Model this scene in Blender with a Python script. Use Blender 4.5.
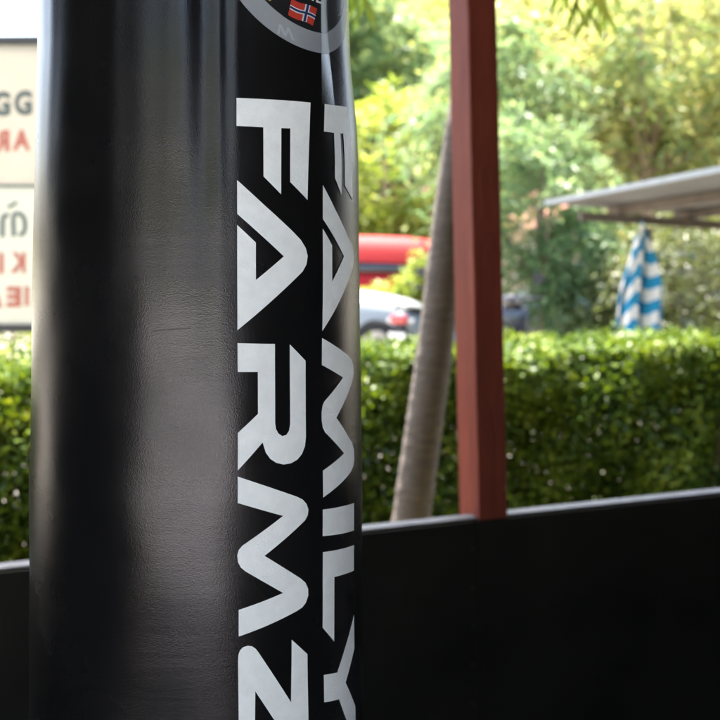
import bpy, bmesh, math, random
import numpy as np
from mathutils import Vector, Matrix, noise

for _o in list(bpy.data.objects):
    bpy.data.objects.remove(_o, do_unlink=True)
SC = bpy.context.scene
COL = SC.collection
R_ = math.radians

# ---------------------------------------------------------------- camera
CAM_Z = 1.6
FPX = 1100.0            # focal length in photo pixels (photo 720 x 720)
HOR = 240.0             # photo row of the horizon
cam_d = bpy.data.cameras.new('camera')
cam = bpy.data.objects.new('camera', cam_d)
COL.objects.link(cam)
cam.location = (0, 0, CAM_Z)
cam.rotation_euler = (R_(90), 0, 0)
cam_d.sensor_width = 36.0
cam_d.lens = 36.0 * FPX / 720.0
cam_d.shift_y = -(360.0 - HOR) / 720.0
cam_d.clip_start = 0.05
cam_d.clip_end = 2000.0
cam_d.dof.use_dof = True
cam_d.dof.focus_distance = 1.075
cam_d.dof.aperture_fstop = 7.0
SC.camera = cam

# ---------------------------------------------------------------- sky and sun
SUN_EL = R_(70)
_h = Vector((-0.25, 0.97)).normalized()
SUN = Vector((_h.x * math.cos(SUN_EL), _h.y * math.cos(SUN_EL), math.sin(SUN_EL)))
world = bpy.data.worlds.new('World')
SC.world = world
world.use_nodes = True
wn = world.node_tree.nodes
wl = world.node_tree.links
wn.clear()
w_out = wn.new('ShaderNodeOutputWorld')
w_bg = wn.new('ShaderNodeBackground')
w_sky = wn.new('ShaderNodeTexSky')
w_sky.sky_type = 'NISHITA'
w_sky.sun_disc = False
w_sky.sun_elevation = SUN_EL
w_sky.sun_rotation = math.atan2(SUN.x, SUN.y)
w_sky.air_density = 1.0
w_sky.dust_density = 4.0
w_sky.ozone_density = 1.0
w_bg.inputs['Strength'].default_value = 0.15
wl.new(w_sky.outputs[0], w_bg.inputs['Color'])
wl.new(w_bg.outputs[0], w_out.inputs['Surface'])

sun_d = bpy.data.lights.new('sun', 'SUN')
sun_d.energy = 4.5
sun_d.angle = R_(0.53)
sun_d.color = (1.0, 0.95, 0.86)
sun = bpy.data.objects.new('sun', sun_d)
COL.objects.link(sun)
sun.rotation_euler = (-SUN).to_track_quat('-Z', 'Y').to_euler()
sun.location = SUN * 30

SC.view_settings.view_transform = 'Standard'
SC.view_settings.look = 'None'
SC.view_settings.gamma = 1.0
SC.view_settings.exposure = 2.65
SC.view_settings.use_curve_mapping = False
SC.render.engine = 'CYCLES'
SC.cycles.max_bounces = 10
SC.cycles.diffuse_bounces = 5
SC.cycles.transmission_bounces = 6
SC.cycles.transparent_max_bounces = 8
SC.cycles.use_denoising = True


# ================================================================ helpers
def at(px, py, depth):
    """photo pixel + distance along the view axis -> world point"""
    return Vector(((px - 360) / FPX * depth, depth, CAM_Z - (py - HOR) / FPX * depth))


def tag(o, label=None, cat=None, group=None, kind=None):
    if label: o['label'] = label
    if cat: o['category'] = cat
    if group: o['group'] = group
    if kind: o['kind'] = kind
    return o


def empty(name, loc=(0, 0, 0), rz=0.0):
    o = bpy.data.objects.new(name, None)
    o.location = loc
    o.rotation_euler = (0, 0, rz)
    o.empty_display_size = 0.1
    COL.objects.link(o)
    return o


class MB:
    """collects shapes into one mesh"""
    def __init__(self):
        self.v = []
        self.f = []

    def add(self, vs, fs):
        b = len(self.v)
        self.v += [tuple(p) for p in vs]
        self.f += [tuple(i + b for i in q) for q in fs]
        return self

    def box(self, c, s, rot=None):
        hx, hy, hz = s[0] / 2, s[1] / 2, s[2] / 2
        vs = [Vector((x * hx, y * hy, z * hz)) for z in (-1, 1) for y in (-1, 1) for x in (-1, 1)]
        if rot is not None:
            vs = [rot @ p for p in vs]
        c = Vector(c)
        return self.add([p + c for p in vs], [(0, 2, 3, 1), (4, 5, 7, 6), (0, 1, 5, 4), (2, 6, 7, 3), (0, 4, 6, 2), (1, 3, 7, 5)])

    def tube(self, pts, rad, n=10, caps=True):
        pts = [Vector(p) for p in pts]
        if not hasattr(rad, '__len__'):
            rad = [rad] * len(pts)
        rings = []
        ref = None
        for i, p in enumerate(pts):
            t = (pts[min(i + 1, len(pts) - 1)] - pts[max(i - 1, 0)])
            if t.length < 1e-9: t = Vector((0, 0, 1))
            t.normalize()
            if ref is None:
                ref = Vector((1, 0, 0)) if abs(t.x) < 0.8 else Vector((0, 1, 0))
            a = (ref - t * ref.dot(t)).normalized()
            ref = a
            b = t.cross(a)
            rings.append([p + (a * math.cos(k * 2 * math.pi / n) + b * math.sin(k * 2 * math.pi / n)) * rad[i] for k in range(n)])
        vs = [q for r in rings for q in r]
        fs = []
        for i in range(len(pts) - 1):
            for k in range(n):
                k2 = (k + 1) % n
                fs.append((i * n + k, i * n + k2, (i + 1) * n + k2, (i + 1) * n + k))
        if caps:
            fs.append(tuple(reversed(range(n))))
            fs.append(tuple((len(pts) - 1) * n + k for k in range(n)))
        return self.add(vs, fs)

    def loft(self, rings, closed=True, caps=True):
        n = len(rings[0])
        vs = [q for r in rings for q in r]
        fs = []
        for i in range(len(rings) - 1):
            for k in range(n if closed else n - 1):
                k2 = (k + 1) % n
                fs.append((i * n + k, i * n + k2, (i + 1) * n + k2, (i + 1) * n + k))
        if caps:
            fs.append(tuple(reversed(range(n))))
            fs.append(tuple((len(rings) - 1) * n + k for k in range(n)))
        return self.add(vs, fs)

    def build(self, name, m, parent=None, smooth=False, bevel=0.0, subsurf=0, recalc=True):
        me = bpy.data.meshes.new(name)
        me.from_pydata(self.v, [], self.f)
        if recalc or bevel:
            bm = bmesh.new()
            bm.from_mesh(me)
            bmesh.ops.recalc_face_normals(bm, faces=bm.faces)
            bm.to_mesh(me)
            bm.free()
        return link(name, me, m, parent, smooth, bevel, subsurf)


def link(name, me, m, parent=None, smooth=False, bevel=0.0, subsurf=0):
    if m is not None:
        me.materials.append(m)
    if smooth:
        me.polygons.foreach_set('use_smooth', [True] * len(me.polygons))
    o = bpy.data.objects.new(name, me)
    COL.objects.link(o)
    if parent is not None:
        o.parent = parent
    if bevel:
        b = o.modifiers.new('bevel', 'BEVEL')
        b.width = bevel
        b.segments = 2
        b.limit_method = 'ANGLE'
        b.angle_limit = R_(40)
    if subsurf:
        s = o.modifiers.new('subsurf', 'SUBSURF')
        s.levels = subsurf
        s.render_levels = subsurf
    return o


def copy_tree(o, parent=None):
    c = o.copy()
    COL.objects.link(c)
    c.parent = parent
    for ch in list(o.children):
        copy_tree(ch, c)
    return c


# ================================================================ materials
def mat(name, c1, c2=None, scale=6.0, rough=0.6, bump=0.0, bscale=60.0, spec=0.5, metal=0.0,
        detail=4.0, coat=0.0, stretch=None, sheen=0.0, rough2=None, trans=0.0):
    m = bpy.data.materials.new(name)
    m.use_nodes = True
    nt = m.node_tree
    N, L = nt.nodes, nt.links
    b = N['Principled BSDF']
    b.inputs['Roughness'].default_value = rough
    b.inputs['Metallic'].default_value = metal
    b.inputs['Specular IOR Level'].default_value = spec
    b.inputs['Coat Weight'].default_value = coat
    b.inputs['Sheen Weight'].default_value = sheen
    tc = N.new('ShaderNodeTexCoord')
    src = tc.outputs['Object']
    if stretch:
        mp = N.new('ShaderNodeMapping')
        mp.inputs['Scale'].default_value = stretch
        L.new(src, mp.inputs['Vector'])
        src = mp.outputs['Vector']
    if c2 is None:
        c2 = tuple(x * 0.8 for x in c1)
    nz = N.new('ShaderNodeTexNoise')
    nz.inputs['Scale'].default_value = scale
    nz.inputs['Detail'].default_value = detail
    nz.inputs['Roughness'].default_value = 0.6
    L.new(src, nz.inputs['Vector'])
    cr = N.new('ShaderNodeValToRGB')
    cr.color_ramp.elements[0].position = 0.35
    cr.color_ramp.elements[1].position = 0.68
    cr.color_ramp.elements[0].color = (*c1, 1)
    cr.color_ramp.elements[1].color = (*c2, 1)
    L.new(nz.outputs['Fac'], cr.inputs['Fac'])
    L.new(cr.outputs['Color'], b.inputs['Base Color'])
    if rough2 is not None:
        mr = N.new('ShaderNodeMapRange')
        mr.inputs['From Min'].default_value = 0.3
        mr.inputs['From Max'].default_value = 0.7
        mr.inputs['To Min'].default_value = rough
        mr.inputs['To Max'].default_value = rough2
        L.new(nz.outputs['Fac'], mr.inputs['Value'])
        L.new(mr.outputs[0], b.inputs['Roughness'])
    if bump:
        n2 = N.new('ShaderNodeTexNoise')
        n2.inputs['Scale'].default_value = bscale
        n2.inputs['Detail'].default_value = 5
        L.new(src, n2.inputs['Vector'])
        bp = N.new('ShaderNodeBump')
        bp.inputs['Strength'].default_value = bump
        bp.inputs['Distance'].default_value = 0.01
        L.new(n2.outputs['Fac'], bp.inputs['Height'])
        L.new(bp.outputs['Normal'], b.inputs['Normal'])
    if trans:
        tr = N.new('ShaderNodeBsdfTranslucent')
        L.new(cr.outputs['Color'], tr.inputs['Color'])
        mix = N.new('ShaderNodeMixShader')
        mix.inputs[0].default_value = trans
        L.new(b.outputs[0], mix.inputs[1])
        L.new(tr.outputs[0], mix.inputs[2])
        L.new(mix.outputs[0], N['Material Output'].inputs['Surface'])
    return m


def leaf_mat(name, cols, trans=0.4, rough=0.45, nscale=0.5, spec=0.4):
    """leaf colour varies from leaf to leaf and from bough to bough"""
    m = bpy.data.materials.new(name)
    m.use_nodes = True
    nt = m.node_tree
    N, L = nt.nodes, nt.links
    b = N['Principled BSDF']
    b.inputs['Roughness'].default_value = rough
    b.inputs['Specular IOR Level'].default_value = spec
    g = N.new('ShaderNodeNewGeometry')
    tc = N.new('ShaderNodeTexCoord')
    nz = N.new('ShaderNodeTexNoise')
    nz.inputs['Scale'].default_value = nscale
    nz.inputs['Detail'].default_value = 2
    L.new(tc.outputs['Object'], nz.inputs['Vector'])
    mx = N.new('ShaderNodeMath')
    mx.operation = 'MULTIPLY_ADD'
    L.new(g.outputs['Random Per Island'], mx.inputs[0])
    mx.inputs[1].default_value = 0.55
    ad = N.new('ShaderNodeMapRange')
    ad.inputs['From Min'].default_value = 0.3
    ad.inputs['From Max'].default_value = 0.7
    ad.inputs['To Min'].default_value = 0.0
    ad.inputs['To Max'].default_value = 0.45
    L.new(nz.outputs['Fac'], ad.inputs['Value'])
    L.new(ad.outputs[0], mx.inputs[2])
    cr = N.new('ShaderNodeValToRGB')
    els = cr.color_ramp.elements
    while len(els) < len(cols):
        els.new(0.5)
    for i, c in enumerate(cols):
        els[i].position = i / (len(cols) - 1)
        els[i].color = (*c, 1)
    L.new(mx.outputs[0], cr.inputs['Fac'])
    L.new(cr.outputs['Color'], b.inputs['Base Color'])
    tr = N.new('ShaderNodeBsdfTranslucent')
    hs = N.new('ShaderNodeHueSaturation')
    hs.inputs['Hue'].default_value = 0.485
    hs.inputs['Saturation'].default_value = 1.1
    hs.inputs['Value'].default_value = 1.35
    L.new(cr.outputs['Color'], hs.inputs['Color'])
    L.new(hs.outputs['Color'], tr.inputs['Color'])
    mix = N.new('ShaderNodeMixShader')
    mix.inputs[0].default_value = trans
    L.new(b.outputs[0], mix.inputs[1])
    L.new(tr.outputs[0], mix.inputs[2])
    L.new(mix.outputs[0], N['Material Output'].inputs['Surface'])
    return m


def vinyl_mat():
    m = bpy.data.materials.new('black_vinyl')
    m.use_nodes = True
    nt = m.node_tree
    N, L = nt.nodes, nt.links
    b = N['Principled BSDF']
    tc = N.new('ShaderNodeTexCoord')
    src = tc.outputs['Object']
    b.inputs['Specular IOR Level'].default_value = 0.55
    b.inputs['Specular Tint'].default_value = (0.95, 0.91, 1.0, 1)
    # grain of the vinyl
    vz = N.new('ShaderNodeTexVoronoi')
    vz.inputs['Scale'].default_value = 900
    L.new(src, vz.inputs['Vector'])
    n1 = N.new('ShaderNodeTexNoise')
    n1.inputs['Scale'].default_value = 420
    n1.inputs['Detail'].default_value = 4
    L.new(src, n1.inputs['Vector'])
    # long shallow creases running round the bag
    mp = N.new('ShaderNodeMapping')
    mp.inputs['Scale'].default_value = (9, 9, 120)
    L.new(src, mp.inputs['Vector'])
    n2 = N.new('ShaderNodeTexNoise')
    n2.inputs['Scale'].default_value = 1.0
    n2.inputs['Detail'].default_value = 3
    L.new(mp.outputs[0], n2.inputs['Vector'])
    b1 = N.new('ShaderNodeBump')
    b1.inputs['Strength'].default_value = 0.16
    b1.inputs['Distance'].default_value = 0.0006
    L.new(vz.outputs['Distance'], b1.inputs['Height'])
    b2 = N.new('ShaderNodeBump')
    b2.inputs['Strength'].default_value = 0.09
    b2.inputs['Distance'].default_value = 0.0008
    L.new(n1.outputs['Fac'], b2.inputs['Height'])
    L.new(b1.outputs[0], b2.inputs['Normal'])
    b3 = N.new('ShaderNodeBump')
    b3.inputs['Strength'].default_value = 0.035
    b3.inputs['Distance'].default_value = 0.003
    L.new(n2.outputs['Fac'], b3.inputs['Height'])
    L.new(b2.outputs[0], b3.inputs['Normal'])
    L.new(b3.outputs[0], b.inputs['Normal'])
    # wear: smoother and more worn places
    n3 = N.new('ShaderNodeTexNoise')
    n3.inputs['Scale'].default_value = 9
    n3.inputs['Detail'].default_value = 6
    L.new(src, n3.inputs['Vector'])
    mr = N.new('ShaderNodeMapRange')
    mr.inputs['From Min'].default_value = 0.3
    mr.inputs['From Max'].default_value = 0.7
    mr.inputs['To Min'].default_value = 0.21
    mr.inputs['To Max'].default_value = 0.31
    L.new(n3.outputs['Fac'], mr.inputs['Value'])
    L.new(mr.outputs[0], b.inputs['Roughness'])
    cr = N.new('ShaderNodeValToRGB')
    cr.color_ramp.elements[0].color = (0.004, 0.004, 0.0042, 1)
    cr.color_ramp.elements[1].color = (0.008, 0.0078, 0.008, 1)
    L.new(n3.outputs['Fac'], cr.inputs['Fac'])
    L.new(cr.outputs[0], b.inputs['Base Color'])
    return m


def stripe_mat():
    """towel: blue and white bands woven across its length (UV y)"""
    m = bpy.data.materials.new('striped_terry')
    m.use_nodes = True
    nt = m.node_tree
    N, L = nt.nodes, nt.links
    b = N['Principled BSDF']
    b.inputs['Roughness'].default_value = 0.9
    uv = N.new('ShaderNodeUVMap')
    sp = N.new('ShaderNodeSeparateXYZ')
    L.new(uv.outputs[0], sp.inputs[0])
    mu = N.new('ShaderNodeMath')
    mu.operation = 'MULTIPLY'
    mu.inputs[1].default_value = 5.7
    L.new(sp.outputs['Y'], mu.inputs[0])
    fr = N.new('ShaderNodeMath')
    fr.operation = 'FRACT'
    L.new(mu.outputs[0], fr.inputs[0])
    cr = N.new('ShaderNodeValToRGB')
    cr.color_ramp.interpolation = 'CONSTANT'
    cr.color_ramp.elements[0].color = (0.82, 0.79, 0.76, 1)
    cr.color_ramp.elements[1].position = 0.50
    cr.color_ramp.elements[1].color = (0.015, 0.27, 0.5, 1)
    L.new(fr.outputs[0], cr.inputs[0])
    L.new(cr.outputs[0], b.inputs['Base Color'])
    nz = N.new('ShaderNodeTexNoise')
    nz.inputs['Scale'].default_value = 300
    bp = N.new('ShaderNodeBump')
    bp.inputs['Strength'].default_value = 0.4
    bp.inputs['Distance'].default_value = 0.004
    L.new(nz.outputs['Fac'], bp.inputs['Height'])
    L.new(bp.outputs[0], b.inputs['Normal'])
    return m


M = {
    'vinyl': vinyl_mat(),
    'print': mat('white_print', (0.90, 0.915, 0.93), (0.82, 0.835, 0.85), scale=60, rough=0.36, bump=0.12, bscale=500, rough2=0.55, detail=10),
    'ring': mat('grey_print', (0.30, 0.32, 0.35), (0.25, 0.265, 0.30), scale=30, rough=0.40, bump=0.08, bscale=300),
    'ring_letter': mat('pale_grey_print', (0.40, 0.42, 0.46), (0.35, 0.37, 0.41), scale=30, rough=0.40),
    'ink': mat('black_print', (0.012, 0.012, 0.014), (0.016, 0.016, 0.018), rough=0.38, bump=0.08, bscale=300),
    'flag_red': mat('flag_red', (0.52, 0.05, 0.03), (0.45, 0.04, 0.03), scale=40, rough=0.45),
    'flag_blue': mat('flag_blue', (0.02, 0.035, 0.14), (0.02, 0.03, 0.11), scale=40, rough=0.45),
    'flag_white': mat('flag_white', (0.66, 0.66, 0.68), (0.6, 0.6, 0.62), scale=40, rough=0.45),
    'yellow': mat('yellow_print', (0.5, 0.42, 0.08), rough=0.45),
    'post': mat('red_paint', (0.31, 0.068, 0.042), (0.21, 0.044, 0.028), scale=5, rough=0.6, spec=0.2, bump=0.5, bscale=26, stretch=(6, 6, 0.7), detail=6),
    'panel': mat('black_panel', (0.011, 0.011, 0.0085), (0.026, 0.025, 0.020), scale=3, rough=0.5, rough2=0.75, detail=9, bump=0.25, bscale=160, spec=0.25),
    'cap': mat('pale_sill', (0.19, 0.20, 0.205), (0.11, 0.115, 0.12), scale=12, rough=0.5, bump=0.1, bscale=90),
    'screw': mat('dull_steel', (0.035, 0.035, 0.036), rough=0.55, metal=0.3),
    'steel': mat('steel', (0.45, 0.45, 0.46), rough=0.35, metal=1.0),
    'webbing': mat('black_webbing', (0.02, 0.02, 0.02), rough=0.8, bump=0.3, bscale=400),
    'roof': mat('roof_sheet', (0.10, 0.10, 0.10), (0.07, 0.07, 0.07), rough=0.6),
    'timber': mat('dark_timber', (0.07, 0.035, 0.022), (0.05, 0.026, 0.018), scale=5, rough=0.7, bump=0.3, stretch=(5, 5, 0.6)),
    'darkwall': mat('dark_wall_paint', (0.035, 0.034, 0.033), (0.028, 0.027, 0.026), rough=0.7),
    'mats': mat('rubber_mats', (0.018, 0.018, 0.019), (0.026, 0.026, 0.027), scale=20, rough=0.75, bump=0.3, bscale=300),
    'ground': mat('earth_and_grass', (0.085, 0.10, 0.035), (0.15, 0.115, 0.07), scale=1.1, rough=0.95, bump=0.6, bscale=40, detail=8),
    'drive': mat('pale_gravel', (0.36, 0.33, 0.28), (0.28, 0.255, 0.215), scale=2.2, rough=0.95, bump=0.7, bscale=90, detail=8),
    'dark_strip': mat('dark_strip', (0.045, 0.045, 0.046), (0.06, 0.06, 0.06), rough=0.95, bump=0.5, bscale=120),  # for the added ground strip that darkens the bag's reflection
    'yard': mat('pale_concrete', (0.62, 0.61, 0.59), (0.55, 0.54, 0.52), scale=1.7, rough=0.9, bump=0.3, bscale=60, detail=8),
    'bark': mat('bark', (0.23, 0.175, 0.12), (0.14, 0.105, 0.075), scale=9, rough=0.95, bump=0.8, bscale=30, stretch=(3, 3, 0.8)),
    'pinkbark': mat('pink_bark', (0.36, 0.25, 0.18), (0.27, 0.18, 0.13), scale=8, rough=0.95, bump=0.6, bscale=30),
    'palmbark': mat('palm_bark', (0.20, 0.16, 0.135), (0.125, 0.10, 0.085), scale=9, rough=0.9, bump=0.9, bscale=22, stretch=(1.5, 1.5, 6), detail=8),
    'twig': mat('twig', (0.075, 0.05, 0.035), (0.05, 0.033, 0.023), rough=0.9),
    'hedge_leaf': leaf_mat('hedge_leaf', [(0.016, 0.040, 0.010), (0.052, 0.10, 0.015), (0.15, 0.22, 0.025), (0.27, 0.29, 0.045)], trans=0.22, nscale=3.0, rough=0.5, spec=0.35),
    'lime_leaf': leaf_mat('lime_leaf', [(0.09, 0.17, 0.03), (0.20, 0.28, 0.05), (0.31, 0.37, 0.09), (0.42, 0.40, 0.16)], trans=0.5, nscale=0.9),
    'blue_leaf': leaf_mat('blue_green_leaf', [(0.055, 0.115, 0.055), (0.11, 0.19, 0.085), (0.20, 0.28, 0.12), (0.34, 0.36, 0.15)], trans=0.48, nscale=0.8),
    'feather_leaf': leaf_mat('feathery_leaf', [(0.08, 0.17, 0.08), (0.20, 0.27, 0.10), (0.37, 0.38, 0.14), (0.55, 0.45, 0.20)], trans=0.5, nscale=0.7),
    'olive_leaf': leaf_mat('olive_leaf', [(0.05, 0.07, 0.02), (0.10, 0.12, 0.035), (0.17, 0.17, 0.055)], trans=0.35, nscale=0.9),
    'far_leaf': leaf_mat('far_leaf', [(0.09, 0.16, 0.06), (0.20, 0.26, 0.08), (0.34, 0.37, 0.11), (0.46, 0.44, 0.18)], trans=0.5, nscale=0.35),
    'frond': leaf_mat('palm_frond', [(0.035, 0.075, 0.015), (0.10, 0.15, 0.025), (0.30, 0.30, 0.05)], trans=0.4, nscale=2),
    'orange_leaf': leaf_mat('dry_leaf', [(0.30, 0.17, 0.04), (0.42, 0.22, 0.05)], trans=0.4),
    'sheet': mat('galvanised_sheet', (0.065, 0.062, 0.06), (0.045, 0.043, 0.041), scale=4, rough=0.5, metal=0.0, bump=0.1),
    'zinc': mat('zinc_trim', (0.26, 0.28, 0.30), (0.22, 0.24, 0.25), rough=0.5),
    'shedwood': mat('weathered_beam', (0.11, 0.085, 0.07), (0.075, 0.06, 0.05), rough=0.9),
    'towel': stripe_mat(),
    'whitecar': mat('white_car_paint', (0.30, 0.33, 0.35), (0.27, 0.30, 0.32), scale=1, rough=0.4, coat=0.2),
    'redcar': mat('red_car_paint', (0.30, 0.012, 0.015), (0.27, 0.011, 0.013), scale=1, rough=0.65, spec=0.2),
    'silvercar': mat('silver_blue_paint', (0.42, 0.50, 0.58), (0.38, 0.46, 0.54), scale=1, rough=0.3, metal=0.4, coat=1.0),
    'glass': mat('car_glass', (0.02, 0.022, 0.025), (0.02, 0.022, 0.025), rough=0.05, spec=0.8),
    'tyre': mat('tyre', (0.018, 0.018, 0.018), rough=0.85),
    'rim': mat('alloy', (0.5, 0.5, 0.52), rough=0.3, metal=0.9),
    'lamp': mat('clear_lamp', (0.45, 0.45, 0.45), rough=0.1, coat=1.0),
    'redlamp': mat('red_lamp', (0.45, 0.012, 0.02), rough=0.15, coat=1.0),
    'blackplastic': mat('black_plastic', (0.016, 0.016, 0.018), rough=0.5),
    'scooterwhite': mat('pearl_white', (0.20, 0.24, 0.28), rough=0.3, coat=0.3),
    'scooterdark': mat('dark_paint', (0.02, 0.022, 0.03), rough=0.2, coat=1.0),
    'banner': mat('banner_cloth', (0.60, 0.555, 0.475), (0.56, 0.515, 0.44), scale=2.0, rough=0.7, trans=0.5),
    'banner2': mat('banner_cloth_pale', (0.60, 0.59, 0.52), (0.57, 0.56, 0.49), scale=2.0, rough=0.7, trans=0.5),
    'bframe': mat('banner_frame', (0.055, 0.05, 0.045), rough=0.6),
    'bgrey': mat('banner_grey_print', (0.17, 0.21, 0.20), (0.155, 0.19, 0.185), rough=0.7, trans=0.5),
    'bred': mat('banner_red_print', (0.62, 0.22, 0.17), (0.58, 0.20, 0.155), rough=0.7, trans=0.5),
    'cream': mat('cream_render', (0.72, 0.56, 0.46), (0.66, 0.52, 0.43), scale=3, rough=0.9),
    'whitetrim': mat('white_trim', (0.78, 0.78, 0.76), rough=0.7),
    'tile': mat('clay_roof', (0.28, 0.12, 0.08), (0.22, 0.09, 0.06), rough=0.85),
}

# ================================================================ the setting
rng = np.random.default_rng(7)
rnd = random.Random(7)


def sheet(name, pts, z, m):
    o = MB().add([(x, y, z) for x, y in pts], [tuple(range(len(pts)))]).build(name, m, recalc=False)
    return tag(o, kind='structure')


sheet('ground', [(-400, -400), (400, -400), (400, 400), (-400, 400)], 0.0, M['ground'])
# frame of the shelter: U runs along the low wall, NI points from the wall into the shelter
P0 = Vector((0.327, 3.0, 0))
U = Vector((0.927, 0.374, 0)).normalized()
NI = Vector((U.y, -U.x, 0))
WALL_RZ = math.atan2(U.y, U.x)


def sh(u, n, z=0.0):
    p = P0 + U * u + NI * n
    return Vector((p.x, p.y, z))


def sh_sheet(name, u0, u1, n0, n1, z, m):
    return sheet(name, [sh(u0, n1)[:2], sh(u1, n1)[:2], sh(u1, n0)[:2], sh(u0, n0)[:2]], z, m)


sh_sheet('dark_ground_strip', -30, 40, 5.4, 6.5, 0.004, M['dark_strip'])  # unseen dark strip, added so the lower bag reflects little light
sh_sheet('yard', -30, 40, 6.5, 45, 0.004, M['yard'])
sh_sheet('driveway', -30, 30, -26, -3.25, 0.004, M['drive'])
fl = MB()
fl.box((0, 0, 0.02), (7.6, 5.4, 0.04))
o = fl.build('floor', M['mats'])
o.location = sh(0, 2.62)
o.rotation_euler = (0, 0, WALL_RZ)
tag(o, kind='structure')

FLOOR_Z = 0.04
WALL_H = 0.84
ROOF_Z = 3.2

# ---------------------------------------------------------------- low wall
wall = empty('low_wall', sh(0, 0), WALL_RZ)
tag(wall, 'low black panelled wall with pale sill behind the punching bag', 'wall')
for k, (u0, u1) in enumerate([(-3.7, -2.48), (-2.476, -0.006), (-0.002, 2.47), (2.474, 3.75)]):
    b = MB()
    b.box(((u0 + u1) / 2, 0.027, (WALL_H - 0.006 + FLOOR_Z) / 2 - 0.01), (u1 - u0, 0.054, WALL_H - 0.006 - FLOOR_Z + 0.02))
    b.build('panel', M['panel'], wall, bevel=0.003)
for k, (u0, u1) in enumerate([(-3.7, -2.40), (-2.398, -0.001), (0.080, 2.45), (2.452, 3.75)]):
    b = MB()
    b.box(((u0 + u1) / 2, 0.030, WALL_H - 0.001), (u1 - u0, 0.044, 0.006))
    b.build('sill', M['cap'], wall, bevel=0.003)
scr = MB()
scr.tube([(0, 0, 0), (0, -0.004, 0), (0, -0.005, 0)], [0.006, 0.006, 0.003], 8)
s0 = None
for u in (-2.46, -0.022, 2.455):
    for j in range(7):
        if s0 is None:
            s0 = scr.build('screw', M['screw'], wall)
            s = s0
        else:
            s = s0.copy()
            COL.objects.link(s)
        s.location = (u, -0.0005, 0.13 + j * 0.105)

# ---------------------------------------------------------------- red posts
post_labels = {
    0.0: 'leaning red brown timber post rising from the black wall, clear of the bag',
}


def red_post(u, label, lean):
    a, d = 0.089, 0.125
    z0, z1 = 0.62, ROOF_Z - 0.40
    vs = []
    for z in (z0, z1):
        for (uu, nn) in ((0, -0.004), (a, -0.004), (a, -d), (0, -d)):
            p = sh(u + uu, nn, z)
            vs.append(p + Vector((lean * (z - WALL_H), 0, 0)))
    m = MB().add(vs, [(3, 2, 1, 0), (4, 5, 6, 7), (0, 1, 5, 4), (1, 2, 6, 5), (2, 3, 7, 6), (3, 0, 4, 7)])
    o = m.build('timber_post', M['post'], bevel=0.004)
    if label:
        tag(o, label, 'post', 'timber posts of the shelter')
    return o


red_post(0.0, post_labels[0.0], -0.0215)
red_post(-2.45, 'red brown timber post at the corner beside the dark side wall', 0.0)
red_post(2.45, 'red brown timber post near the far end of the black wall', 0.0)

# ---------------------------------------------------------------- shelter roof, and unseen walls added to shape the light
roof = empty('shelter_roof', sh(0, 2.5, ROOF_Z), WALL_RZ)
roof.rotation_euler = (-R_(7.2), 0, WALL_RZ)
tag(roof, 'dark sheet roof over the gym, carried on timber beams', 'roof')
cor = []
ny = 2
nx = 260
for i in range(nx + 1):
    x = -4.1 + 8.2 * i / nx
    zz = 0.012 * math.cos(x / 0.076 * 2 * math.pi * 0.5)
    cor.append((x, zz))
b = MB()
vs = []
for (x, zz) in cor:
    for (yy) in (3.32, -1.30):
        vs.append((x, yy, zz + 0.05))
fs = [(2 * i, 2 * i + 1, 2 * i + 3, 2 * i + 2) for i in range(nx)]
b.add(vs, fs)
ro = b.build('roof_sheet', M['roof'], roof, recalc=False)
sd = ro.modifiers.new('solid', 'SOLIDIFY')
sd.thickness = 0.004
for yy in (2.62, 1.3, 0.0, -1.2):
    MB().box((0, yy, -0.06), (8.1, 0.08, 0.16)).build('beam', M['timber'], roof, bevel=0.004)
for xx in (-3.6, -1.134 - 0.0, 1.3, 3.6):
    MB().box((xx, 0.75, -0.20), (0.07, 4.2, 0.12)).build('rafter', M['timber'], roof, bevel=0.004)

def roof_under(n):
    return ROOF_Z - math.tan(R_(7.2)) * (2.5 - n) + 0.02


def wall_box(name, u0, u1, n0, n1, z0, m, label):
    """wall whose top follows the sloping roof"""
    vs = [(u0, -n0, z0), (u1, -n0, z0), (u1, -n1, z0), (u0, -n1, z0),
          (u0, -n0, roof_under(n0)), (u1, -n0, roof_under(n0)), (u1, -n1, roof_under(n1)), (u0, -n1, roof_under(n1))]
    o = MB().add(vs, [(0, 1, 2, 3), (7, 6, 5, 4), (0, 4, 5, 1), (1, 5, 6, 2), (2, 6, 7, 3), (3, 7, 4, 0)]).build(name, m, bevel=0.004)
    o.location = sh(0, 0)
    o.rotation_euler = (0, 0, WALL_RZ)
    return tag(o, label, 'wall')


wall_box('added_side_wall', -3.78, -3.7, -0.75, 3.35, 0, M['darkwall'], 'unseen dark painted side wall added beside the bag to darken its reflections')  # out of view; lengthened to keep the bag's left reflections dark
wall_box('added_end_wall', 3.75, 3.83, -0.1, 3.64, 0, M['darkwall'], 'unseen dark painted end wall added past the low wall to keep the interior dark')  # out of view; put in to shut off daylight from the right
wall_box('added_rear_wall', -0.80, 3.75, 3.56, 3.64, 0, M['darkwall'], 'unseen dark painted rear wall opposite the low wall, added to shape the light')  # added behind the camera; its opening sets the light on the bag
for (u, lab) in ((-3.74, 'full height red brown post beside the rear entrance, at the dark side wall'), (-0.85, 'full height red brown post at the end of the dark rear wall')):
    b = MB()
    b.box((0, 0, (ROOF_Z - 0.22) / 2), (0.1, 0.1, ROOF_Z - 0.22))
    o = b.build('timber_post', M['post'], bevel=0.004)
    o.location = sh(u, 3.7)
    o.rotation_euler = (0, 0, WALL_RZ)
    tag(o, lab, 'post')

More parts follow.
